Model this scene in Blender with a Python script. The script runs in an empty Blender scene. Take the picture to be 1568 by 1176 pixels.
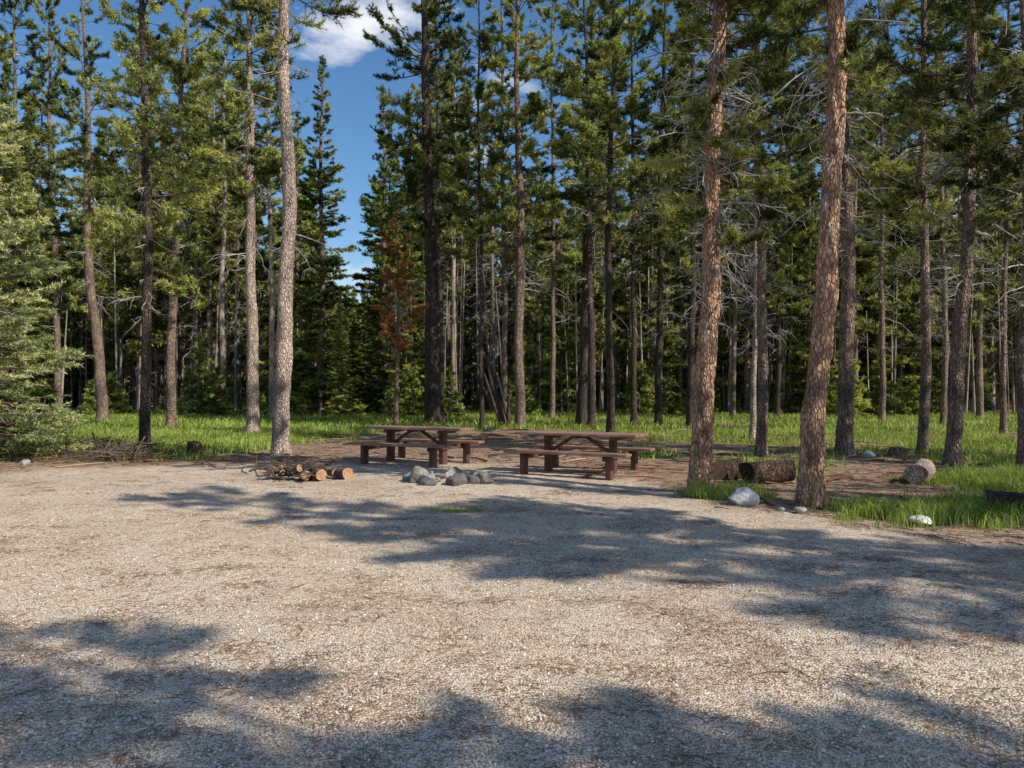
import bpy, bmesh, math
import numpy as np
from mathutils import Vector
rng = np.random.default_rng(11)
F=1185.0; CX=784.0; HY=595.0; CH=1.6
def gp(px,py):
    d=CH*F/(py-HY); return ((px-CX)/F*d, d)
def h(x,y):
    x=np.asarray(x,float); y=np.asarray(y,float)
    a=0.015*np.sin(x*1.1+y*.7)+0.012*np.sin(x*.53-y*1.3+1)+0.008*np.sin(2.3*x+1.9*y)
    r=np.sqrt(x*x+y*y)
    return a+np.clip((r-45)/40,0,1)*0.25*np.sin(x*.09+y*.05)+np.clip((r-150)/200,0,1)**1.5*22*(1+.25*np.sin(x*.012+.6))
# ---------------------------------------------------------------- materials
def newmat(name):
    m=bpy.data.materials.new(name); m.use_nodes=True
    nt=m.node_tree; b=nt.nodes['Principled BSDF']; b.inputs['Roughness'].default_value=.85
    b.inputs['Specular IOR Level'].default_value=.25
    return m,nt,b
def N(nt,t,**k):
    n=nt.nodes.new(t)
    for a,v in k.items(): setattr(n,a,v)
    return n
def ramp(nt,stops,inp=None):
    r=nt.nodes.new('ShaderNodeValToRGB'); e=r.color_ramp.elements
    while len(e)<len(stops): e.new(.5)
    for i,(p,c) in enumerate(stops):
        e[i].position=p; e[i].color=(*c,1) if len(c)==3 else c
    if inp is not None: nt.links.new(inp,r.inputs[0])
    return r
def coords(nt,scale=(1,1,1)):
    tc=N(nt,'ShaderNodeTexCoord'); mp=N(nt,'ShaderNodeMapping'); mp.inputs['Scale'].default_value=scale
    nt.links.new(tc.outputs['Object'],mp.inputs[0]); return mp.outputs[0]
def noise(nt,vec,scale,detail=4,rough=.6):
    n=N(nt,'ShaderNodeTexNoise'); n.inputs['Scale'].default_value=scale; n.inputs['Detail'].default_value=detail
    n.inputs['Roughness'].default_value=rough; nt.links.new(vec,n.inputs['Vector']); return n.outputs['Fac']
def voro(nt,vec,scale,feature='F1',out='Distance'):
    n=N(nt,'ShaderNodeTexVoronoi',feature=feature); n.inputs['Scale'].default_value=scale
    nt.links.new(vec,n.inputs['Vector']); return n.outputs[out]
def mixc(nt,fac,a,b,mode='MIX'):
    m=N(nt,'ShaderNodeMix',data_type='RGBA',blend_type=mode)
    for sock,v in ((m.inputs[0],fac),(m.inputs[6],a),(m.inputs[7],b)):
        if isinstance(v,(int,float)): sock.default_value=v
        elif isinstance(v,tuple): sock.default_value=(*v,1)
        else: nt.links.new(v,sock)
    return m.outputs[2]
def mathn(nt,op,a,b=0.0,clamp=False):
    m=N(nt,'ShaderNodeMath',operation=op,use_clamp=clamp)
    for s,v in ((m.inputs[0],a),(m.inputs[1],b)):
        if isinstance(v,(int,float)): s.default_value=v
        else: nt.links.new(v,s)
    return m.outputs[0]
def bump(nt,b,hgt,strength,dist):
    bp=N(nt,'ShaderNodeBump'); bp.inputs['Strength'].default_value=strength; bp.inputs['Distance'].default_value=dist
    nt.links.new(hgt,bp.inputs['Height']); nt.links.new(bp.outputs[0],b.inputs['Normal'])
def attr(nt,name):
    a=N(nt,'ShaderNodeAttribute'); a.attribute_name=name; return a.outputs['Fac']

def bark(name,dark,mid,light,sc=1.0):
    m,nt,b=newmat(name)
    v=coords(nt,(1,1,.38))
    n1=noise(nt,v,14*sc,6,.7)
    v2=mixc(nt,.12,v,N(nt,'ShaderNodeTexNoise').outputs['Color'])
    vd=voro(nt,v2,26*sc,'DISTANCE_TO_EDGE'); n2=noise(nt,coords(nt,(1,1,.5)),1.9,3)
    n3=noise(nt,coords(nt,(1,1,.25)),70*sc,3)
    c=ramp(nt,[(.3,dark),(.5,mid),(.72,light)],n1).outputs[0]
    cr=ramp(nt,[(.0,(.24,.2,.18)),(.14,(1,1,1))],vd).outputs[0]
    c=mixc(nt,.85,c,cr,'MULTIPLY')
    c=mixc(nt,.8,c,ramp(nt,[(.34,(.48,.48,.49)),(.62,(1.5,1.36,1.2))],n2).outputs[0],'MULTIPLY')
    c=mixc(nt,.5,c,ramp(nt,[(.35,(.45,.42,.4)),(.65,(1.45,1.45,1.45))],n3).outputs[0],'MULTIPLY')
    nt.links.new(c,b.inputs['Base Color'])
    hh=mathn(nt,'ADD',mathn(nt,'MULTIPLY',mathn(nt,'MINIMUM',vd,.25),3.0),n1)
    bump(nt,b,hh,1.0,.035)
    return m
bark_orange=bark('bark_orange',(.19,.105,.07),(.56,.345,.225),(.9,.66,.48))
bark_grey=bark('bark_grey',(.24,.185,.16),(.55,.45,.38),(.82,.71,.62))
bark_dark_shaded=bark('bark_dark_shaded',(.04,.032,.028),(.095,.073,.062),(.21,.16,.135))  # dark bark; the shade on the middle trunks is put into this colour
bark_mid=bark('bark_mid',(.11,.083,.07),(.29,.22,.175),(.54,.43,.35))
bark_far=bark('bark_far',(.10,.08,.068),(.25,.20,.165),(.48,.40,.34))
def flat(name,c):
    m=bpy.data.materials.new(name); m.use_nodes=True; nt=m.node_tree; nt.nodes.remove(nt.nodes['Principled BSDF'])
    d=N(nt,'ShaderNodeBsdfDiffuse'); n=noise(nt,coords(nt),9,2); n2=noise(nt,coords(nt),.6,2)
    c1=ramp(nt,[(.3,tuple(q*.6 for q in c)),(.7,tuple(q*1.4 for q in c))],n).outputs[0]
    c1=mixc(nt,.8,c1,ramp(nt,[(.35,(.4,.4,.4)),(.65,(1.2,1.2,1.2))],n2).outputs[0],'MULTIPLY')
    nt.links.new(c1,d.inputs[0])
    nt.links.new(d.outputs[0],nt.nodes['Material Output'].inputs[0]); return m
twig=flat('twig_bark',(.15,.11,.08))
deadtwig=flat('dead_twig',(.48,.44,.40))
stemm=flat('stem_bark',(.34,.285,.235))
def foliage(name,c0,c1,c2,trans=.25):
    m=bpy.data.materials.new(name); m.use_nodes=True; nt=m.node_tree; nt.nodes.remove(nt.nodes['Principled BSDF'])
    v=attr(nt,'v'); oi=N(nt,'ShaderNodeObjectInfo').outputs['Random']
    f=mathn(nt,'ADD',v,mathn(nt,'MULTIPLY',mathn(nt,'SUBTRACT',oi,.5),.45))
    c=ramp(nt,[(.12,c0),(.5,c1),(.9,c2)],f).outputs[0]
    b=N(nt,'ShaderNodeBsdfDiffuse'); nt.links.new(c,b.inputs[0])
    t=N(nt,'ShaderNodeBsdfTranslucent'); nt.links.new(c,t.inputs[0])
    mx=N(nt,'ShaderNodeMixShader'); mx.inputs[0].default_value=trans
    nt.links.new(b.outputs[0],mx.inputs[1]); nt.links.new(t.outputs[0],mx.inputs[2])
    nt.links.new(mx.outputs[0],nt.nodes['Material Output'].inputs[0])
    return m
needles=foliage('pine_needles',(.04,.058,.022),(.18,.22,.06),(.56,.56,.16),.25)  # needle ramps: crown shade put into the dark end, highlights into the yellow
fir_needles=foliage('fir_needles',(.055,.085,.025),(.26,.315,.07),(.64,.64,.16),.25)
spruce_needles=foliage('spruce_needles',(.12,.155,.065),(.38,.42,.17),(.74,.74,.34),.25)
far_needles=foliage('far_needles',(.04,.058,.023),(.20,.24,.065),(.58,.57,.16),.25)
rust_needles=foliage('rust_needles',(.30,.10,.035),(.62,.25,.09),(.75,.4,.16),.3)
grassm=foliage('grass_blades',(.11,.14,.03),(.27,.38,.06),(.58,.62,.17),.35)
# ---------------------------------------------------------------- mesh builder
class MB:
    def __init__(s): s.V=[];s.T=[];s.M=[];s.A=[];s.S=[];s.n=0
    def add(s,v,t,m,a=.5,smooth=True):
        v=np.asarray(v,float).reshape(-1,3); t=np.asarray(t,np.int64).reshape(-1,3)
        s.V.append(v); s.T.append(t+s.n); s.n+=len(v); k=len(t)
        s.M.append(np.full(k,m,np.int32)); s.A.append(np.broadcast_to(np.asarray(a,np.float32),(k,)).copy())
        s.S.append(np.full(k,smooth,bool))
    def mesh(s,name,mats):
        V=np.concatenate(s.V);T=np.concatenate(s.T);M=np.concatenate(s.M);A=np.concatenate(s.A);S=np.concatenate(s.S)
        me=bpy.data.meshes.new(name); me.vertices.add(len(V)); me.vertices.foreach_set('co',V.astype(np.float32).ravel())
        me.loops.add(len(T)*3); me.loops.foreach_set('vertex_index',T.astype(np.int32).ravel())
        me.polygons.add(len(T)); me.polygons.foreach_set('loop_start',(np.arange(len(T))*3).astype(np.int32))
        for m in mats: me.materials.append(m)
        me.polygons.foreach_set('material_index',M)
        me.update(calc_edges=True)
        me.polygons.foreach_set('use_smooth',S)
        at=me.attributes.new('v','FLOAT','FACE'); at.data.foreach_set('value',A)
        me.update(); return me
def link(name,me,loc=(0,0,0),rot=0,scale=1,parent=None):
    o=bpy.data.objects.new(name,me); o.location=loc; o.rotation_euler=(0,0,rot)
    o.scale=(scale,)*3 if not isinstance(scale,tuple) else scale
    bpy.context.scene.collection.objects.link(o)
    if parent: o.parent=parent
    return o
def nrm(a): return a/np.maximum(np.linalg.norm(a,axis=-1,keepdims=True),1e-9)
def tubes(P,R,sides):
    n,k,_=P.shape; T=nrm(np.gradient(P,axis=1))
    mean=nrm(T.mean(axis=1,keepdims=True))
    ref=np.where(np.abs(mean[...,2:3])>.8,np.array([1.,0,0]),np.array([0,0,1.]))
    U=nrm(np.cross(T,np.broadcast_to(ref,T.shape))); W=np.cross(T,U)
    an=np.arange(sides)/sides*2*np.pi
    if R.ndim==2: R=R[:,:,None]
    V=P[:,:,None,:]+R[...,None]*(np.cos(an)[:,None]*U[:,:,None,:]+np.sin(an)[:,None]*W[:,:,None,:])
    i=np.arange(n)[:,None,None]*k*sides; j=np.arange(k-1)[None,:,None]*sides; s=np.arange(sides)[None,None,:]; s2=(s+1)%sides
    a=i+j+s; b=i+j+s2; c=i+j+sides+s2; d=i+j+sides+s
    t=np.stack([np.stack([a,b,c],-1),np.stack([a,c,d],-1)],-2).reshape(-1,3)
    return V.reshape(-1,3),t
def tufts(C,D,n,L,W,rg,vals,spread=.12,rand=.6):
    m=len(C); C=np.repeat(C,n,0); D=np.repeat(D,n,0)
    d=nrm(D*.6+rg.normal(size=(m*n,3))*rand)
    base=C-D*(rg.random((m*n,1))*spread)
    s=nrm(np.cross(d,rg.normal(size=(m*n,3))))*(W/2)*(.7+.6*rg.random((m*n,1)))
    tip=base+d*L*(.6+.6*rg.random((m*n,1)))
    V=np.stack([base-s,base+s,tip],1).reshape(-1,3); t=np.arange(m*n*3).reshape(-1,3)
    return V,t,np.clip(np.repeat(vals,n)+rg.normal(size=m*n)*.14,0,1)
def tree(H,r0,zc,nb=90,Lmax=1.6,ntw=1300,kind='pine',nn=7,nL=.13,nW=.026,seed=0,path=None,dead=30,zd=2.5,rings=70,sides=16,mats=None,bumpy=1.0,pervar=.2):
    rg=np.random.default_rng(seed); mb=MB()
    zz=np.linspace(-.15,H,rings)
    ph=rg.random(6)*6.28
    def pth(z):
        z=np.asarray(z,float)
        if path is None: x=.0*z
        else: x=np.interp(z,path[0],path[1])
        w=.03+.004*H/10
        x=x+w*np.sin(z*.55+ph[0])*np.clip(z/3,0,1)+.018*np.sin(z*1.7+ph[1])*np.clip(z,0,1)
        y=w*1.5*np.sin(z*.45+ph[2])*np.clip(z/3,0,1)
        return np.stack([x,y,z],-1)
    P=pth(zz)
    if path is not None:
        for _ in range(3): P[1:-1,0]=(P[:-2,0]+2*P[1:-1,0]+P[2:,0])/4
    def rad(z): return r0*np.maximum(1-.9*np.clip(z,0,H)/H,.02)**.8+r0*.4*np.exp(-np.maximum(z,0)/.22)
    R=rad(zz)[:,None]*np.ones(sides)
    an=np.arange(sides)/sides*6.283
    for q in range(10):
        f=rg.integers(2,7); R=R*(1+bumpy*.02*np.sin(an[None,:]*f+ph[q%6]+q+zz[:,None]*rg.uniform(.5,9)))
    R*=1+bumpy*.035*rg.normal(size=R.shape)
    V,t=tubes(P[None],R[None],sides); mb.add(V,t,0)
    if kind=='pine':
        zb=zc+(H*.985-zc)*rg.random(nb)**1.05; zb=zb+.12*np.sin(zb*12)
        f=np.clip((zb-zc)/(H-zc),0,.99)
        L=Lmax*(1-f)**.5*(.3+.8*rg.random(nb)**1.3)*np.clip(.72+2*f,0,1)*(1+.3*np.sin(zb*2.1+ph[3]))+.15
        e=-.42+.9*f+rg.normal(size=nb)*.28; cur=.30
    else:
        zb=zc+(H*.99-zc)*rg.random(nb)**1.15
        f=np.clip((zb-zc)/(H-zc),0,.99)
        L=Lmax*(1-f)**.85*(.5+.6*rg.random(nb))+.08
        e=-.32+.75*f**1.3+rg.normal(size=nb)*.13; cur=.18
    az=rg.random(nb)*6.283
    B=pth(np.minimum(zb,H)); k=6; s=np.linspace(0,1,k)
    az_s=az[:,None]+rg.normal(size=(nb,1))*.3*s[None,:]**2
    rr=L[:,None]*s[None]*np.cos(e)[:,None]
    PB=np.stack([B[:,0:1]+rr*np.cos(az_s),B[:,1:2]+rr*np.sin(az_s),B[:,2:3]+L[:,None]*(s*np.sin(e)[:,None]+cur*s**2)],-1)
    rb=.007+.011*L
    V,t=tubes(PB,rb[:,None]*(1-.8*s)[None],4); mb.add(V,t,1)
    p=L**1.25*(.3+rg.random(nb)); bi=rg.choice(nb,ntw,p=p/p.sum())
    st=(.3+.7*rg.random(ntw)**(.55 if kind=='pine' else .75))*(k-1)*.999; i0=st.astype(int); fr=(st-i0)[:,None]
    S0=PB[bi,i0]*(1-fr)+PB[bi,i0+1]*fr; bd=nrm(PB[bi,i0+1]-PB[bi,i0])
    side=nrm(np.cross(bd,np.array([0,0,1.])))*rg.choice([-1,1],ntw)[:,None]
    up=.3 if kind=='pine' else -.05
    td=nrm(bd*.7+side*(.2+.7*rg.random((ntw,1)))+np.array([0,0,up])+rg.normal(size=(ntw,3))*(.42 if kind=='pine' else .16))
    tl=(.12+.32*rg.random(ntw))*np.clip(L[bi]/1.2,.4,1.3)*(1.25-.6*st/(k-1))
    E=S0+td*tl[:,None]
    V,t=tubes(np.stack([S0,E],1),np.stack([np.full(ntw,.006),np.full(ntw,.002)],1),3); mb.add(V,t,1)
    bv=rg.normal(size=nb)*pervar+.45
    vv=bv[bi]+rg.normal(size=ntw)*.1
    Cs=np.concatenate([S0+td*(tl*q)[:,None] for q in (.45,.8,1.05)]); Ds=np.concatenate([nrm(td+np.array([0,0,.3 if kind=='pine' else .0]))]*3)
    V,t,a=tufts(Cs,Ds,nn,nL,nW,rg,np.concatenate([vv-.14,vv,vv+.15]),rand=.75 if kind=='pine' else .45); mb.add(V,t,2,a,False)
    C=pth(np.linspace(H*.93,H,8)); V,t,a=tufts(C,np.tile([0,0,1.],(8,1)),nn*3,nL,nW,rg,np.full(8,.5)); mb.add(V,t,2,a,False)
    if dead:
        zb=zd+(min(zc+3,H-.5)-zd)*rg.random(dead)**.75; L=.2+1.2*rg.random(dead)**1.6*np.clip((zb-zd)/3+.3,0,1)
        az=rg.random(dead)*6.283; e=rg.normal(size=dead)*.35-.05; B=pth(zb); k=7; s=np.linspace(0,1,k)
        wob=np.cumsum(rg.normal(size=(dead,k,3))*.06,1)*L[:,None,None]
        rr=L[:,None]*s
        PD=np.stack([B[:,0:1]+rr*np.cos(az)[:,None],B[:,1:2]+rr*np.sin(az)[:,None],B[:,2:3]+L[:,None]*(s*np.sin(e)[:,None]-.25*s**2)],-1)+wob*s[None,:,None]
        V,t=tubes(PD,(.007+.008*L)[:,None]*(1-.7*s)[None],4); mb.add(V,t,3)
        nd=dead*6; bi=rg.integers(0,dead,nd); ii=rg.integers(1,k-1,nd); S0=PD[bi,ii]
        dd=nrm(nrm(PD[bi,ii+1]-S0)*.7+rg.normal(size=(nd,3))*.6); ll=(.12+.4*rg.random(nd))*L[bi]
        mid=S0+dd*ll[:,None]*.5+rg.normal(size=(nd,3))*.03; E=S0+dd*ll[:,None]-np.array([0,0,.06])
        V,t=tubes(np.stack([S0,mid,E],1),np.tile([.006,.005,.002],(nd,1)),3); mb.add(V,t,3)
    return mb.mesh('tree_mesh',mats)
def M(b,n=needles): return [b,twig,n,deadtwig]

# ---------------------------------------------------------------- hero trees
hero=[
 (1240,775,33,[(1247,650),(1260,480),(1270,300),(1275,150),(1276,0)],bark_orange,6.0,16,1.4,85,1050,70,3.6),
 (1072,752,31,[(1076,650),(1083,480),(1087,330),(1096,150),(1106,0)],bark_orange,3.9,15.5,1.2,170,1700,150,2.6),
 (430,697,25,[(431,600),(435,480),(444,330),(441,200),(431,90),(433,0)],bark_grey,9.9,20,1.8,80,1200,34,4),
 (387,665,18,[(387,500),(384,330),(381,200),(380,0)],bark_grey,8.6,20,2.2,120,1900,40,4),
 (222,690,15,[(222,500),(226,400),(224,250),(218,0)],bark_dark_shaded,4.6,17,1.9,160,2600,30,2.5),
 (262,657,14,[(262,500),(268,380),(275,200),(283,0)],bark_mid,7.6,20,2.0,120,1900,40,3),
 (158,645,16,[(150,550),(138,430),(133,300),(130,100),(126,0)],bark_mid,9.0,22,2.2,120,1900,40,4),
 (663,648,22,[(661,500),(657,300),(652,150),(648,0)],bark_dark_shaded,8.8,26,2.9,190,3300,70,3.5),
 (676,642,9,[(672,400),(668,100)],bark_dark_shaded,8.5,24,2.0,120,1700,30,4),
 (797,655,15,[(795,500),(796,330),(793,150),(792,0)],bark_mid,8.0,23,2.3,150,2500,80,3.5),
 (890,652,15,[(895,500),(901,330),(905,150),(908,0)],bark_dark_shaded,8.3,23,2.3,150,2500,50,4),
 (905,656,11,[(905,500),(903,330),(899,150),(896,0)],bark_dark_shaded,9.0,20,1.9,100,1500,40,4),
 (935,664,12,[(932,500),(934,300),(940,0)],bark_dark_shaded,7.3,20,2.1,130,2200,60,3),
 (970,655,9,[(970,400),(966,0)],bark_dark_shaded,7.0,20,1.9,120,1800,60,3),
 (1008,650,11,[(1010,400),(1018,0)],bark_dark_shaded,7.5,23,2.2,130,2100,60,3),
 (1057,655,11,[(1060,400),(1062,0)],bark_dark_shaded,6.2,22,2.1,130,2100,40,3),
 (1165,698,16,[(1168,500),(1168,300),(1160,150),(1158,0)],bark_mid,5.8,17,1.7,150,2200,110,2.2),
 (1152,672,9,[(1157,400),(1163,100)],bark_grey,7.5,17,1.5,80,1100,50,2.5),
 (1293,697,23,[(1296,500),(1296,300),(1290,150),(1290,0)],bark_mid,6.8,18,1.9,120,2000,120,2.8),
 (1413,693,15,[(1417,500),(1416,300),(1418,150),(1417,0)],bark_mid,6.2,17,1.8,120,1900,110,2.5),
 (1458,713,22,[(1465,600),(1474,430),(1484,250),(1492,0)],bark_mid,6.0,17,1.8,110,1800,110,2.4),
 (1536,665,9,[(1540,400),(1545,100)],bark_mid,7,18,1.9,110,1700,50,3),
 (1568,722,15,[(1566,500),(1570,200)],bark_mid,5.0,14,1.5,110,1700,60,2),
 (738,655,7,[(736,400),(733,100)],bark_dark_shaded,7.0,20,1.8,110,1500,60,3),
 (772,650,9,[(772,400),(768,100)],bark_mid,7.5,22,2.0,110,1700,60,3),
 (693,632,9,[(695,400),(697,100)],bark_grey,11,25,2.3,120,2000,30,3),
 (318,632,9,[(322,450),(327,200)],bark_grey,10,25,2.4,120,2100,20,5),
 (340,634,9,[(341,450),(343,200)],bark_grey,11,24,2.2,110,1800,20,5),
 (417,640,9,[(416,450),(410,200)],bark_grey,10,23,2.2,110,1800,20,4),
 (90,640,10,[(86,450),(75,200)],bark_mid,7,24,2.4,140,2400,20,4),
 (30,650,11,[(28,450),(22,200)],bark_mid,5,20,2.4,140,2400,20,4),
 (1122,640,8,[(1125,450),(1128,200)],bark_mid,7,23,2.3,130,2200,40,3),
 (1350,645,9,[(1352,450),(1350,200)],bark_mid,7,22,2.3,130,2200,50,3),
 (1445,650,9,[(1446,450),(1443,200)],bark_mid,7,22,2.3,130,2200,50,3),
 (1190,640,8,[(1192,450),(1196,200)],bark_dark_shaded,6,22,2.3,130,2200,50,3),
 (1500,640,9,[(1502,450),(1500,200)],bark_mid,5,23,2.4,140,2400,50,3),
 (845,640,8,[(848,450),(846,200)],bark_mid,8,24,2.2,130,2200,50,3),
 (606,650,7,[(610,500),(606,300)],bark_mid,3.6,9.2,1.1,60,460,40,2),
]
hero_meshes=[]
for i,(px,py,w,pts,bk,zc,H,Lm,nb,ntw,dead,zd) in enumerate(hero):
    x,d=gp(px,py)
    zs=[0]+[CH+(HY-b)/F*d for a,b in pts]; xs=[0]+[(a-px)/F*d for a,b in pts]
    zs.append(zs[-1]+30); xs.append(xs[-1]+(xs[-1]-xs[-2])/(zs[-2]-zs[-3]+1e-6)*12)
    near=d<14
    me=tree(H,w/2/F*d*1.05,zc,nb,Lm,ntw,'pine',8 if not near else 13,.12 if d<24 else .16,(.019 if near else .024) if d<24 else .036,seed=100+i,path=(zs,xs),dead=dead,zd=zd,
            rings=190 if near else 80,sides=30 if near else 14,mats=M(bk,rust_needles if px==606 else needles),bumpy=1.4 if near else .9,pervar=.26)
    link('pine_tree',me,(x,d,float(h(x,d))))
    hero_meshes.append(me)
sp=tree(9.8,.16,.5,260,2.4,5600,'fir',9,.10,.024,seed=501,mats=M(bark_mid,spruce_needles),dead=12,zd=.4)
link('spruce_tree',sp,(-12.0,17.2,0))
sp2=tree(6.0,.1,.3,160,1.5,2600,'fir',8,.10,.024,seed=502,mats=M(bark_mid,spruce_needles),dead=0)
link('spruce_tree',sp2,(-14.2,20.5,0))
firA=tree(21.5,.2,.8,380,2.8,7000,'fir',8,.17,.044,seed=503,mats=M(bark_mid,fir_needles),dead=15,zd=.5,pervar=.27)
for px,d,s in ((492,46,1.0),(588,50,.98),(455,52,.95),(8,34,.75),(1380,52,.95),(640,60,1.15),(628,46,.62),(1240,48,.8),(520,44,.33),(560,47,.38),(860,50,.6)):
    link('fir_tree',firA,((px-CX)/F*d,d,-.05),px*.7,s)
# the stand beside the clearing, to the right of the camera
low=tree(12.5,.14,8.6,70,1.5,1500,'pine',8,.12,.024,seed=555,mats=M(bark_mid),dead=20,zd=3)
low2=tree(14,.14,8.8,80,1.7,2200,'pine',8,.12,.026,seed=556,mats=M(bark_mid),dead=20,zd=3)
off=[(15.5,.6,4,.9),(11.6,1.4,low2,1.14),(9.6,4.4,low,.8),(18.5,3.0,5,.8),(14.2,4.8,6,.6),(10.4,-3.4,low2,.95),(12.2,-5.0,5,.75),(12.7,-3.3,low,.88),(14.5,-.3,low2,1.05),(16.8,-.4,low2,1.0),(22,8,7,.6),(19,12,5,.8),(24,10,7,.8),(23,2,4,1),(9.0,-5.2,low2,.8)]
for x,y,k,s in off: link('pine_tree',hero_meshes[k] if isinstance(k,int) else k,(x,y,0),x*1.3,s)

# ---------------------------------------------------------------- distant forest
forest=bpy.data.objects.new('distant_forest',None); bpy.context.scene.collection.objects.link(forest)
vp=[tree(H,.16,zc,120,L,1300,'pine',6,.27,.066,seed=600+i,mats=M(b,far_needles),dead=60,zd=1.5,rings=24,sides=8,pervar=.3) for i,(H,zc,L,b) in enumerate([(21,7,2.2,bark_far),(19,6,2.0,bark_grey),(23,8.5,2.3,bark_far),(17,4.5,2.0,bark_mid)])]
vf=[tree(H,.15,zc,200,L,1600,'fir',6,.26,.064,seed=620+i,mats=M(b,far_needles),dead=40,zd=.5,rings=24,sides=8,pervar=.3) for i,(H,zc,L,b) in enumerate([(18,2.6,2.3,bark_far),(14,1.3,1.9,bark_far),(20,4.6,2.4,bark_mid)])]
vy=[tree(H,.05,.25,110,L,800,'fir',6,.2,.05,seed=640+i,mats=M(bark_far,fir_needles),dead=0,rings=12,sides=6) for i,(H,L) in enumerate([(4.2,1.2),(2.8,1.0)])]
snag=tree(17,.13,16,6,.4,10,'pine',2,.1,.02,seed=660,mats=M(bark_grey),dead=150,zd=2,rings=24,sides=8)
pts=[]
def ok(x,y,m):
    for a,b in pts[-400:]:
        if (a-x)**2+(b-y)**2<m*m: return False
    return True
cnt=0
for _ in range(9000):
    if cnt>=670: break
    d=49+81*rng.random()**1.0; x=(rng.random()*2-1)*(.76*d+5)
    u=x/d*F+CX
    if not ok(x,d,1.9): continue
    pts.append((x,d)); cnt+=1
    gap=508<u<582
    r=rng.random(); s=rng.uniform(.75,1.15)
    if gap: me=vf[1]; s=rng.uniform(.55,.85)*(d/75)**.8
    elif r<.08: me=snag
    elif r<.62: me=vp[rng.integers(4)]
    else: me=vf[rng.integers(3)]
    if not gap and (u<480 or u>900): s*=1.15
    link('forest_conifer',me,(x,d,float(h(x,d))-.05),rng.random()*6.28,s,forest)
for _ in range(190):
    d=43+70*rng.random()**1.5; x=(rng.random()*2-1)*(.75*d+4)
    link('forest_sapling',vy[rng.integers(2)],(x,d,float(h(x,d))-.05),rng.random()*6.28,rng.uniform(.3,1.2),forest)
mb=MB(); n=760; d=48+55*rng.random(n)**1.3; x=(rng.random(n)*2-1)*(.75*d+4); H=rng.uniform(5,15,n); s=np.linspace(0,1,6)
u=x/d*F+CX; H=np.where((u>490)&(u<600),H*.45,H)
ln=rng.normal(size=(n,2))*.03
P=np.stack([x[:,None]+ln[:,0:1]*H[:,None]*s,d[:,None]+ln[:,1:]*H[:,None]*s,h(x,d)[:,None]+H[:,None]*s-.1],-1)
V,t=tubes(P,rng.uniform(.04,.11,n)[:,None]*(1-.7*s),6); mb.add(V,t,0)
link('bare_stems',mb.mesh('bare_stems',[stemm]),parent=forest)

# ---------------------------------------------------------------- ground
def axis(lo,hi,flo,fhi,st):
    a=np.arange(flo,fhi,st); l=[];v=flo;s=st
    while v>lo: s*=1.09; v-=s; l.append(v)
    r=[];v=a[-1];s=st
    while v<hi: s*=1.09; v+=s; r.append(v)
    return np.concatenate([l[::-1],a,r])
gx=axis(-700,700,-16,16,.12); gy=axis(-300,800,0,32,.12)
X,Y=np.meshgrid(gx,gy)
def sn(x,y,f,ph): 
    return (np.sin(x*f+ph)+np.sin(y*f*1.13+ph*2)+np.sin((x+y)*f*.7+ph*3)+np.sin((x-1.7*y)*f*.61+ph*.5)+np.sin(x*f*2.3+1.3*np.sin(y*f*1.9))*.6)/4.6
def sm(a): a=np.clip(a,0,1); return a*a*(3-2*a)
def masks(x,y):
    r=np.maximum(y,.5); u=x/r*F+CX
    edge=np.interp(x,[-14,-10.5,-7.5,-5.6,-3.7,-1.4,.5,2.3,2.7,3.7,4.7,5.3,9],[14.5,15.3,15.4,16.4,17.2,17.4,16,13.6,11.0,9.8,8.8,8.0,6.0])
    duff=sm((y-edge+.9*sn(x,y,1.3,1)+.5*sn(x,y,4.1,2)+.3*sn(x,y,9,3))/3.4+.5)
    dg=np.interp(u,[-400,300,420,620,860,1000,1250,2000],[17.6,18.2,20.5,29,29,24,18,14.5])
    g=sm((y-dg+2.6*sn(x,y,.9,4)+1.2*sn(x,y,3.1,5)+.8*sn(x,y,7,5))/5+.45)
    def ell(cx,cy,rx,ry): return sm(1.4-np.sqrt(((x-cx)/rx)**2+((y-cy)/ry)**2)+.4*sn(x,y,3,cx)+.35*sn(x,y,8,cx))
    br=np.interp(u,[-400,450,700,2000],[.95,.95,.75,.58])
    g=g*np.clip(br+.7*sn(x,y,1.5,9)+.4*sn(x,y,.6,6)+.3*sn(x,y,5.3,2),.04,1)
    g=np.maximum(g,ell(7.2,9.9,2.9,1.0)); g=np.maximum(g,ell(9.4,12.6,2.5,2.0)); g=np.maximum(g,ell(3.15,11.6,.6,.5)); g=np.maximum(g,ell(4.6,10.1,.6,.3)*.7)
    g=np.maximum(g,ell(5.3,16,1.3,1.4)*.75); g=np.maximum(g,ell(3.0,19,1.2,1.3)*.7); g=np.maximum(g,ell(11,17,2,2)*.8)
    g=np.maximum(g,ell(-9,20,3,1.2)); g=np.maximum(g,ell(-.75,10.2,.45,.25)*.7)
    forestf=sm((y-49+3*sn(x,y,.3,2))/6)
    g=g*(1-.85*forestf)
    g=np.where(y<0,0,g)
    return np.where(y<0,np.clip(-y/8-1,0,1),duff),g
DU,G=masks(X,Y)
Z=h(X,Y)+rng.normal(size=X.shape)*.004*(np.hypot(X,Y)<30)
ny,nx=X.shape; V=np.stack([X,Y,Z],-1).reshape(-1,3)
idx=np.arange(nx*ny).reshape(ny,nx); a=idx[:-1,:-1].ravel();b=idx[:-1,1:].ravel();c=idx[1:,1:].ravel();e=idx[1:,:-1].ravel()
mb=MB(); mb.add(V,np.stack([np.stack([a,b,c],-1),np.stack([a,c,e],-1)],1).reshape(-1,3),0)
gm,nt,b=newmat('ground')
v=coords(nt)
cell=voro(nt,v,72,'F1','Color'); cd=voro(nt,v,72); cell2=voro(nt,v,140,'F1','Color')
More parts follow.
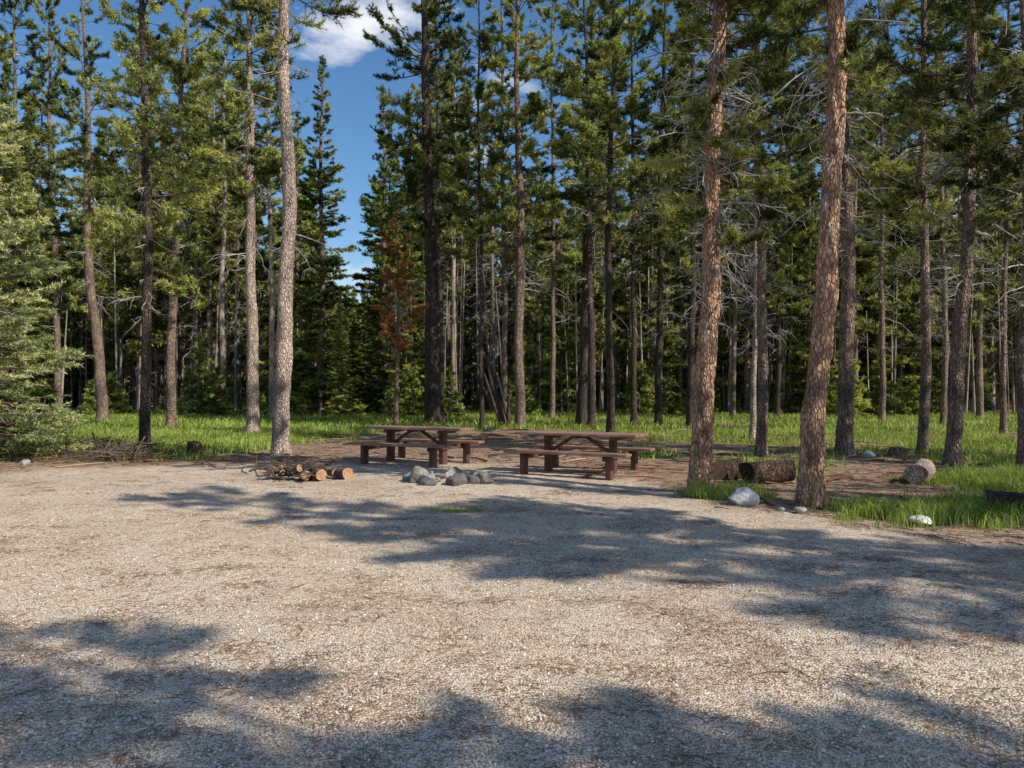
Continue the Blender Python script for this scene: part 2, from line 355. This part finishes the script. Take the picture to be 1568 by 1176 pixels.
sep=N(nt,'ShaderNodeSeparateColor'); nt.links.new(cell,sep.inputs[0])
sep2=N(nt,'ShaderNodeSeparateColor'); nt.links.new(cell2,sep2.inputs[0])
grav=ramp(nt,[(.0,(.27,.19,.125)),(.22,(.68,.54,.395)),(.6,(.95,.83,.65)),(1,(.99,.95,.85))],sep.outputs[0]).outputs[0]
grav2=ramp(nt,[(.0,(.25,.17,.11)),(.32,(.73,.585,.43)),(1,(.98,.89,.74))],sep2.outputs[0]).outputs[0]
grav=mixc(nt,.5,grav,grav2)
grav=mixc(nt,1,grav,ramp(nt,[(.38,(1,1,1)),(.8,(.42,.36,.31))],cd).outputs[0],'MULTIPLY')
big=noise(nt,v,.55,5,.6); med=noise(nt,v,2.6,7,.75); lit=noise(nt,coords(nt,(1,1.0,1)),22,5,.75)
lf=mathn(nt,'MULTIPLY',ramp(nt,[(.48,(0,0,0)),(.59,(1,1,1))],lit).outputs[0],ramp(nt,[(.45,(.10,.10,.10)),(.62,(1,1,1))],med).outputs[0])
grav=mixc(nt,lf,grav,(.28,.16,.09))
grav=mixc(nt,.75,grav,ramp(nt,[(.3,(.78,.69,.60)),(.55,(1.06,1.03,.99))],big).outputs[0],'MULTIPLY')
dn=noise(nt,v,34,6,.75); dn2=noise(nt,v,5.5,7,.8)
duffc=ramp(nt,[(.32,(.09,.053,.034)),(.5,(.28,.175,.11)),(.68,(.64,.47,.34))],dn).outputs[0]
duffc=mixc(nt,.95,duffc,ramp(nt,[(.36,(.36,.32,.30)),(.5,(.95,.95,.95)),(.62,(1.65,1.58,1.45))],dn2).outputs[0],'MULTIPLY')  # mottled duff; the bright patches are painted-in sunlit spots
duffc=mixc(nt,ramp(nt,[(.52,(0,0,0)),(.64,(1,1,1))],med).outputs[0],duffc,mixc(nt,.65,grav,duffc))
df=mathn(nt,'ADD',attr(nt,'duff'),mathn(nt,'MULTIPLY',mathn(nt,'SUBTRACT',noise(nt,v,5,6,.75),.5),1.8),True)
df=mathn(nt,'MULTIPLY',df,ramp(nt,[(0,(0,0,0)),(.12,(1,1,1))],attr(nt,'duff')).outputs[0])
c=mixc(nt,df,grav,duffc)
gn=noise(nt,v,9,6,.7)
gcol=ramp(nt,[(.3,(.07,.09,.02)),(.5,(.21,.28,.05)),(.7,(.44,.46,.14))],gn).outputs[0]
gf=mathn(nt,'MULTIPLY',attr(nt,'grass'),ramp(nt,[(.38,(.15,.15,.15)),(.54,(1,1,1))],noise(nt,v,2.1,6,.75)).outputs[0])
c=mixc(nt,gf,c,gcol)
nt.links.new(c,b.inputs['Base Color']); b.inputs['Roughness'].default_value=.95; b.inputs['Specular IOR Level'].default_value=.1
hh=mathn(nt,'ADD',mathn(nt,'MULTIPLY',cd,-1.2),mathn(nt,'MULTIPLY',lit,.8)); bump(nt,b,hh,.75,.011)
me=mb.mesh('ground',[gm])
for nm,A in (('duff',DU),('grass',G)):
    at=me.attributes.new(nm,'FLOAT','POINT'); at.data.foreach_set('value',A.astype(np.float32).ravel())
link('ground',me)
# ---------------------------------------------------------------- grass blades
def blades(n,xs,ys,hgt,wid,thr=.25):
    D,g=masks(xs,ys); k=rng.random(n)<(g-thr)/(1-thr)*1.1; xs=xs[k];ys=ys[k]; n=len(xs)
    patch=sn(xs,ys,1.1,3)*.35+sn(xs,ys,5,7)*.3
    H=hgt*(.3+.85*rng.random(n)**1.4)*(1+patch); W=wid*(.6+.6*rng.random(n)); az=rng.random(n)*6.283; la=rng.random(n)*6.283; le=.2+.7*rng.random(n)
    B=np.stack([xs,ys,h(xs,ys)-.01],-1); s=np.stack([np.cos(az),np.sin(az),0*az],-1)*W[:,None]/2
    ld=np.stack([np.cos(la),np.sin(la),0*la],-1)*(le*H)[:,None]
    M_=B+ld*.3+np.array([0,0,1])*H[:,None]*.6; T_=B+ld+np.array([0,0,1])*H[:,None]*(1-.25*le[:,None])
    V=np.stack([B-s,B+s,M_-s*.7,M_+s*.7,T_],1).reshape(-1,3); i=np.arange(n)[:,None,None]*5
    t=(i+np.array([[0,1,3],[0,3,2],[2,3,4]])[None]).reshape(-1,3)
    val=np.clip(.46+patch*.8+rng.normal(size=n)*.2+(rng.random(n)<.12)*.45,0,1)
    return V,t,np.repeat(val,3)
mb=MB()
def addb(n,x0,x1,y0,y1,hg,w,thr=.2):
    y=rng.uniform(y0,y1,n); x=rng.uniform(x0,x1,n); V,t,a=blades(n,x,y,hg,w,thr); mb.add(V,t,0,a,False)
addb(170000,2.2,14,8,15,.24,.012)
addb(5000,-1.6,0.1,9.6,10.8,.08,.009)
addb(95000,-24,-3,17,30,.22,.022)
addb(80000,2,26,15,30,.22,.023)
addb(130000,-38,38,29,56,.27,.042)
link('meadow_grass',mb.mesh('meadow_grass',[grassm]))
# ---------------------------------------------------------------- pebbles and litter
peb,nt,b=newmat('pebble'); nt.links.new(ramp(nt,[(0,(.22,.155,.105)),(.3,(.58,.46,.34)),(.7,(.86,.74,.59)),(1,(.96,.92,.84))],attr(nt,'v')).outputs[0],b.inputs['Base Color'])
oc=np.array([[1,0,0],[0,1,0],[-1,0,0],[0,-1,0],[0,0,1.],[0,0,-1]]); ot=np.array([[0,1,4],[1,2,4],[2,3,4],[3,0,4],[1,0,5],[2,1,5],[3,2,5],[0,3,5]])
n=85000; y=2.8+9*rng.random(n)**1.5; x=(rng.random(n)*2-1)*(.72*y+.5)
sz=rng.uniform(.002,.0058,n)+.006*(rng.random(n)**14)
V=oc[None]*(sz[:,None,None]*np.stack([rng.uniform(.7,1.4,n),rng.uniform(.7,1.4,n),rng.uniform(.6,1.0,n)],-1)[:,None,:])
V=V+rng.normal(size=V.shape)*sz[:,None,None]*.22
V=V+np.stack([x,y,h(x,y)+.002],-1)[:,None,:]
mb=MB(); mb.add(V,(np.arange(n)[:,None,None]*6+ot).reshape(-1,3),0,np.repeat(rng.random(n)*.9,8),False)
link('gravel_stones',mb.mesh('gravel_stones',[peb]))
lt,nt,b=newmat('litter'); nt.links.new(ramp(nt,[(0,(.06,.034,.023)),(.5,(.25,.14,.085)),(1,(.50,.34,.22))],attr(nt,'v')).outputs[0],b.inputs['Base Color'])
mb=MB()
def sticks(n,x,y,Lr,rr):
    L=rng.uniform(*Lr,n); az=rng.random(n)*6.283; dx=np.cos(az)*L/2; dy=np.sin(az)*L/2; r=rng.uniform(*rr,n); z=h(x,y)+r*1.0+.003
    bend=rng.normal(size=n)*L*.12
    P=np.stack([np.stack([x-dx,y-dy,z],-1),np.stack([x-dy/L*bend*2,y+dx/L*bend*2,z+r],-1),np.stack([x+dx,y+dy,z],-1)],1)
    V,t=tubes(P,np.stack([r,r*.8,r*.5],1),3); mb.add(V,t,0,np.repeat(rng.random(n),len(t)//n))
def cl(n,nc,y0,y1,sp,pw=1.3):
    cy=y0+(y1-y0)*rng.random(nc)**pw; cx=(rng.random(nc)*2-1)*.72*cy; i=rng.integers(0,nc,n); return cx[i]+rng.normal(size=n)*sp*1.6,np.maximum(cy[i]+rng.normal(size=n)*sp,2)
x,y=cl(20000,330,2.9,15,.08); sticks(20000,x,y,(.02,.08),(.001,.0024))
n=11000; y=2.8+14*rng.random(n); x=(rng.random(n)*2-1)*.75*y; sticks(n,x,y,(.02,.10),(.0009,.0024))
n=14000; y=rng.uniform(8,30,n); x=(rng.random(n)*2-1)*.7*y; kk=masks(x,y)[0]>.35; x=x[kk];y=y[kk]; sticks(len(x),x,y,(.05,.4),(.002,.008))
n=260; y=rng.uniform(10,30,n); x=(rng.random(n)*2-1)*.7*y; kk=masks(x,y)[0]>.4; x=x[kk];y=y[kk]; sticks(len(x),x,y,(.5,1.6),(.01,.03))
n=40; y=rng.uniform(4,13,n); x=(rng.random(n)*2-1)*.7*y; sticks(n,x,y,(.1,.3),(.002,.005))
link('needle_litter',mb.mesh('needle_litter',[lt]))
# ---------------------------------------------------------------- rocks
bm=bmesh.new(); bmesh.ops.create_icosphere(bm,subdivisions=4,radius=1); bm.verts.ensure_lookup_table()
IV=np.array([v.co[:] for v in bm.verts]); IT=np.array([[v.index for v in f.verts] for f in bm.faces]); bm.free()
def rock(mb,loc,size,seed,a=.5,rot=0):
    rg=np.random.default_rng(seed); V=IV.copy()
    for _ in range(12):
        nn=nrm(rg.normal(size=3)); o=rg.uniform(.58,.88); dd=V@nn-o; V=V-np.clip(dd,0,None)[:,None]*nn*.95
    ph=rg.random(3)*6; V*= (1+.04*np.sin(V[:,0:1]*7+ph[0])*np.sin(V[:,1:2]*6+ph[1])+.03*np.sin(V[:,2:3]*13+V[:,0:1]*9+ph[2])+rg.normal(size=(len(V),1))*.01)
    V*=np.array(size)/2*1.1; c,s=math.cos(rot),math.sin(rot)
    V=np.stack([V[:,0]*c-V[:,1]*s,V[:,0]*s+V[:,1]*c,V[:,2]],-1)
    mb.add(V+np.array(loc),IT,0,a)
def rockmat(name,c0,c1,c2):
    m,nt,b=newmat(name); v=coords(nt); n1=noise(nt,v,6,8,.7); n2=noise(nt,v,60,3,.7)
    c=ramp(nt,[(.3,c0),(.5,c1),(.7,c2)],n1).outputs[0]
    c=mixc(nt,.7,c,ramp(nt,[(.3,(.5,.5,.5)),(.7,(1.3,1.3,1.3))],n2).outputs[0],'MULTIPLY')
    c=mixc(nt,1,c,ramp(nt,[(0,(.3,.28,.27)),(1,(1.25,1.25,1.25))],attr(nt,'v')).outputs[0],'MULTIPLY')
    nt.links.new(c,b.inputs['Base Color']); bump(nt,b,mathn(nt,'ADD',n1,mathn(nt,'MULTIPLY',n2,.4)),.8,.03); return m
rk=rockmat('rock_grey',(.18,.165,.15),(.36,.34,.30),(.58,.54,.48))
rw=rockmat('rock_white',(.45,.44,.42),(.70,.69,.66),(.86,.85,.82))
mb=MB(); fx,fy=gp(690,738)
nst=17
for i in range(nst):
    a=i/nst*6.283+rng.normal()*.12; s=rng.uniform(.17,.32)
    rock(mb,(fx+.62*math.cos(a)+rng.normal()*.06,fy+.50*math.sin(a)+rng.normal()*.06,s*.26),(s*1.2,s*.85,s*.85),40+i,.1+.7*rng.random(),rng.random()*6)
rock(mb,(fx-.5,fy-.3,.13),(.36,.26,.32),94,.55); rock(mb,(fx-.3,fy-.62,.07),(.26,.2,.17),91,.2); rock(mb,(fx+.1,fy-.6,.07),(.26,.18,.17),92,.1); rock(mb,(fx+.62,fy-.3,.10),(.30,.22,.24),93,.3)
for i in range(18): rock(mb,(fx+rng.normal()*.3,fy+rng.normal()*.25,.02),(.1,.08,.06),60+i,.1)
link('campfire_stone_ring',mb.mesh('campfire_stone_ring',[rk]))
for px,py,s,sd,m_ in ((1137,774,(.40,.3,.30),7,rw),(1225,786,(.15,.12,.12),8,rk),(1408,802,(.26,.2,.12),9,rw),(1195,782,(.10,.08,.06),10,rk),(40,712,(.2,.2,.14),12,rk),(1330,700,(.3,.25,.2),13,rw),(610,716,(.1,.1,.07),14,rk)):
    x,y=gp(px,py); mb=MB(); rock(mb,(0,0,s[2]*.3),s,sd,.8); link('boulder' if s[0]>.2 else 'rock',mb.mesh('rock',[m_]),(x,y,0))
# ---------------------------------------------------------------- logs
endg,nt,b=newmat('cut_wood'); v=coords(nt); n1=noise(nt,v,25,4); nt.links.new(ramp(nt,[(.3,(.24,.12,.06)),(.5,(.42,.24,.14)),(.7,(.58,.38,.24))],n1).outputs[0],b.inputs['Base Color'])
char=bark('bark_charred',(.02,.016,.013),(.09,.065,.05),(.32,.2,.13))
def log(mb,p0,p1,r,seed,r1=None,mi=0,me=1,sides=18,k=14):
    rg=np.random.default_rng(seed); p0=np.array(p0,float);p1=np.array(p1,float); s=np.linspace(0,1,k)
    P=p0+(p1-p0)*s[:,None]+np.cumsum(rg.normal(size=(k,3))*.006,0); r1=r1 or r*.92
    R=(r+(r1-r)*s)[:,None]*np.ones(sides); an=np.arange(sides)/sides*6.283
    for q in range(5): R=R*(1+.04*np.sin(an*rg.integers(1,5)+s[:,None]*rg.uniform(1,6)+q))
    R*=1+.03*rg.normal(size=R.shape)
    V,t=tubes(P[None],R[None],sides); mb.add(V,t,mi)
    for e,sg in ((0,1),(k-1,-1)):
        ring=V[e*sides:(e+1)*sides]; c=ring.mean(0); vv=np.concatenate([ring,[c]]); i=np.arange(sides); j=(i+1)%sides
        tt=np.stack([i,np.full(sides,sides),j],-1) if sg>0 else np.stack([j,np.full(sides,sides),i],-1)
        mb.add(vv,tt,me,.5,False)
def at(px,py,z=0): x,y=gp(px,py); return (x,y,z)
mb=MB(); log(mb,at(1143,742,.19),at(1212,740,.2),.2,1); link('charred_log',mb.mesh('log',[char,char]))
mb=MB(); log(mb,at(1096,738,.17),at(1134,735,.17),.18,2); link('log',mb.mesh('log',[char,endg]))
mb=MB(); log(mb,at(1400,742,.17),(gp(1438,738)[0],gp(1438,738)[1]+.5,.18),.18,3); link('log',mb.mesh('log',[bark_grey,bark_grey]))
mb=MB(); log(mb,at(1508,784,.14),(gp(1572,788)[0]+.4,gp(1572,788)[1],.14),.14,4); link('log',mb.mesh('log',[char,endg]))
mb=MB(); log(mb,at(288,694,.15),(gp(314,693)[0],gp(314,693)[1]-.15,.15),.165,5); link('log',mb.mesh('log',[char,endg]))
mb=MB(); log(mb,(gp(1380,697)[0],gp(1380,697)[1],-.05),(gp(1380,697)[0],gp(1380,697)[1],.16),.3,6,k=6); link('tree_stump',mb.mesh('stump',[bark_mid,endg]))
mb=MB(); cx,cy=gp(475,732)
for i in range(10):
    a=rng.normal()*.9-.3; L=rng.uniform(.3,.6); ox=rng.uniform(-.8,.65); oy=rng.uniform(-.4,.4); z=.05+.05*(i%3)
    log(mb,(cx+ox-L/2*math.cos(a),cy+oy-L/2*math.sin(a),z),(cx+ox+L/2*math.cos(a),cy+oy+L/2*math.sin(a),z+.02),rng.uniform(.045,.075),70+i,sides=10,k=7)
for ox,oy,r in ((.30,-.42,.10),(.74,-.3,.11),(.02,-.35,.085),(.5,-.1,.09)):
    log(mb,(cx+ox,cy+oy,r),(cx+ox-.28,cy+oy+.35,r),r,int(90+ox*10),sides=12,k=6)
n=80; c0=np.stack([cx+rng.normal(size=n)*.4-.2,cy+rng.normal(size=n)*.35,.03+rng.random(n)*.25],-1); dd=nrm(rng.normal(size=(n,3))*np.array([1,1,.3])); L=rng.uniform(.12,.35,n)[:,None]
V,t=tubes(np.stack([c0-dd*L,c0+rng.normal(size=(n,3))*.03,c0+dd*L],1),rng.uniform(.006,.02,n)[:,None]*np.array([1,.8,.4]),4); V[:,2]=np.maximum(V[:,2],.005); mb.add(V,t,2)
link('firewood_pile',mb.mesh('firewood_pile',[bark_mid,endg,twig]))
mb=MB()
for cx2,cy2,n,sx in ((*gp(185,703),200,.8),(*gp(120,694),90,1.0),(*gp(30,690),110,1.4)):
    c0=np.stack([cx2+rng.normal(size=n)*sx*.6,cy2+rng.normal(size=n)*.4,.03+rng.random(n)*.3*np.exp(-rng.random(n))],-1); dd=nrm(rng.normal(size=(n,3))*np.array([1,1,.3])); L=rng.uniform(.2,.8,n)[:,None]
    V,t=tubes(np.stack([c0-dd*L,c0+rng.normal(size=(n,3))*.06,c0+dd*L],1),rng.uniform(.004,.02,n)[:,None]*np.array([1,.8,.4]),4); V[:,2]=np.maximum(V[:,2],.005); mb.add(V,t,0)
link('brush_pile',mb.mesh('brush_pile',[twig]))
mb=MB(); bx,by=gp(768,652)
for i,(dx,H) in enumerate(((-1.0,2.9),(-.75,3.2),(-.5,2.6),(-1.2,2.2),(.35,1.6),(-.2,2.2))):
    log(mb,(bx+i*.07,by+i*.05,-.05),(bx+dx,by+.1*i,H),.09,30+i,r1=.04,sides=8,k=8)
link('dead_tree_snag',mb.mesh('snag',[bark_dark_shaded,endg]))
# ---------------------------------------------------------------- picnic tables
def woodm(name,c0,c1,c2):
    m,nt,b=newmat(name); v=coords(nt,(1.2,22,22)); n1=noise(nt,v,3,6,.65); n2=noise(nt,coords(nt),5,4)
    c=ramp(nt,[(.3,c0),(.5,c1),(.7,c2)],n1).outputs[0]; c=mixc(nt,.6,c,ramp(nt,[(.3,(.5,.5,.5)),(.7,(1.25,1.25,1.25))],n2).outputs[0],'MULTIPLY')
    nt.links.new(c,b.inputs['Base Color']); b.inputs['Roughness'].default_value=.6; bump(nt,b,n1,.5,.005); return m
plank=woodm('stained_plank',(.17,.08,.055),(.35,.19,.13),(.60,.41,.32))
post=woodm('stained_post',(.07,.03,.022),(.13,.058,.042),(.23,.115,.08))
def box(name,parent,sz,loc,rot=(0,0,0),mat=plank,bev=.008):
    bm=bmesh.new(); bmesh.ops.create_cube(bm,size=1)
    for v in bm.verts: v.co=Vector((v.co.x*sz[0],v.co.y*sz[1],v.co.z*sz[2]))
    bmesh.ops.bevel(bm,geom=bm.edges[:],offset=bev,segments=2,affect='EDGES')
    me=bpy.data.meshes.new(name); bm.to_mesh(me); bm.free(); me.materials.append(mat)
    o=bpy.data.objects.new(name,me); o.location=loc; o.rotation_euler=rot; o.parent=parent; bpy.context.scene.collection.objects.link(o)
def table(x,y,ang):
    p=bpy.data.objects.new('picnic_table',None); p.location=(x,y,float(h(x,y))-.01); p.rotation_euler=(0,0,ang); bpy.context.scene.collection.objects.link(p)
    for i in range(4): box('top_plank_%d'%(i+1),p,(2.44,.183,.045),((i%2)*.006,(-1.5+i)*.191,.752),(rng.normal()*.003,0,0))
    for sy in (-1,1):
        nm='front' if sy<0 else 'rear'
        for j in (0,1): box('%s_seat_plank_%d'%(nm,j+1),p,(2.42,.14,.05),(0,sy*(.715+(j-.5)*.147),.437))
        for sx in (-1,1):
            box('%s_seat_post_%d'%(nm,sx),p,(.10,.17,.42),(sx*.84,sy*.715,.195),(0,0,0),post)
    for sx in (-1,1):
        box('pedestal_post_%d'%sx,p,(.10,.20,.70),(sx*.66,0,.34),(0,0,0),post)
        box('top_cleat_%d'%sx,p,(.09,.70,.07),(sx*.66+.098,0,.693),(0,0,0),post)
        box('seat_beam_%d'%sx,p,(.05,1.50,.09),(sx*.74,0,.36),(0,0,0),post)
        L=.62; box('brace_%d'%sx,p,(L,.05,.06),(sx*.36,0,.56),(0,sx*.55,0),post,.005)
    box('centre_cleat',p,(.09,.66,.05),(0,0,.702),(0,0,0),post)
table(-2.06,16.7,math.radians(-25)); table(1.30,14.75,math.radians(-27))
# ---------------------------------------------------------------- light, sky, camera
az=math.radians(180-58.5); el=math.radians(39)
sd=Vector((math.cos(el)*math.sin(az),math.cos(el)*math.cos(az),math.sin(el)))
L=bpy.data.lights.new('sun','SUN'); L.energy=5.0; L.angle=math.radians(.45); L.color=(1,.95,.86)
so=bpy.data.objects.new('sun',L); so.rotation_euler=sd.to_track_quat('Z','Y').to_euler(); bpy.context.scene.collection.objects.link(so)
w=bpy.data.worlds.new('World'); bpy.context.scene.world=w; w.use_nodes=True; nt=w.node_tree
sky=N(nt,'ShaderNodeTexSky',sky_type='NISHITA'); sky.sun_disc=False; sky.sun_elevation=el; sky.sun_rotation=az; sky.air_density=1.0; sky.dust_density=.4; sky.ozone_density=2.8
tc=N(nt,'ShaderNodeTexCoord'); mp=N(nt,'ShaderNodeMapping'); mp.inputs['Scale'].default_value=(1,1,2.2); mp.inputs['Location'].default_value=(2.3,1.2,.7)
nt.links.new(tc.outputs['Generated'],mp.inputs[0]); cn=noise(nt,mp.outputs[0],3.6,8,.6)
cf=ramp(nt,[(.57,(0,0,0)),(.70,(1,1,1))],cn).outputs[0]
hs=N(nt,'ShaderNodeHueSaturation'); hs.inputs['Saturation'].default_value=1.2; hs.inputs['Value'].default_value=1.3; nt.links.new(sky.outputs[0],hs.inputs['Color'])
cc=mixc(nt,cf,hs.outputs[0],(9,9.1,9.5))
bg=nt.nodes['Background']; nt.links.new(cc,bg.inputs[0]); bg.inputs[1].default_value=.105
cam=bpy.data.cameras.new('camera'); cam.sensor_width=36; cam.lens=F/1568*36; cam.clip_end=3000; cam.clip_start=.05
co=bpy.data.objects.new('camera',cam); co.location=(0,0,CH); co.rotation_euler=(math.radians(90+.34),0,0); bpy.context.scene.collection.objects.link(co)
sc=bpy.context.scene; sc.camera=co; sc.view_settings.view_transform='Standard'; sc.view_settings.look='None'; sc.view_settings.exposure=0
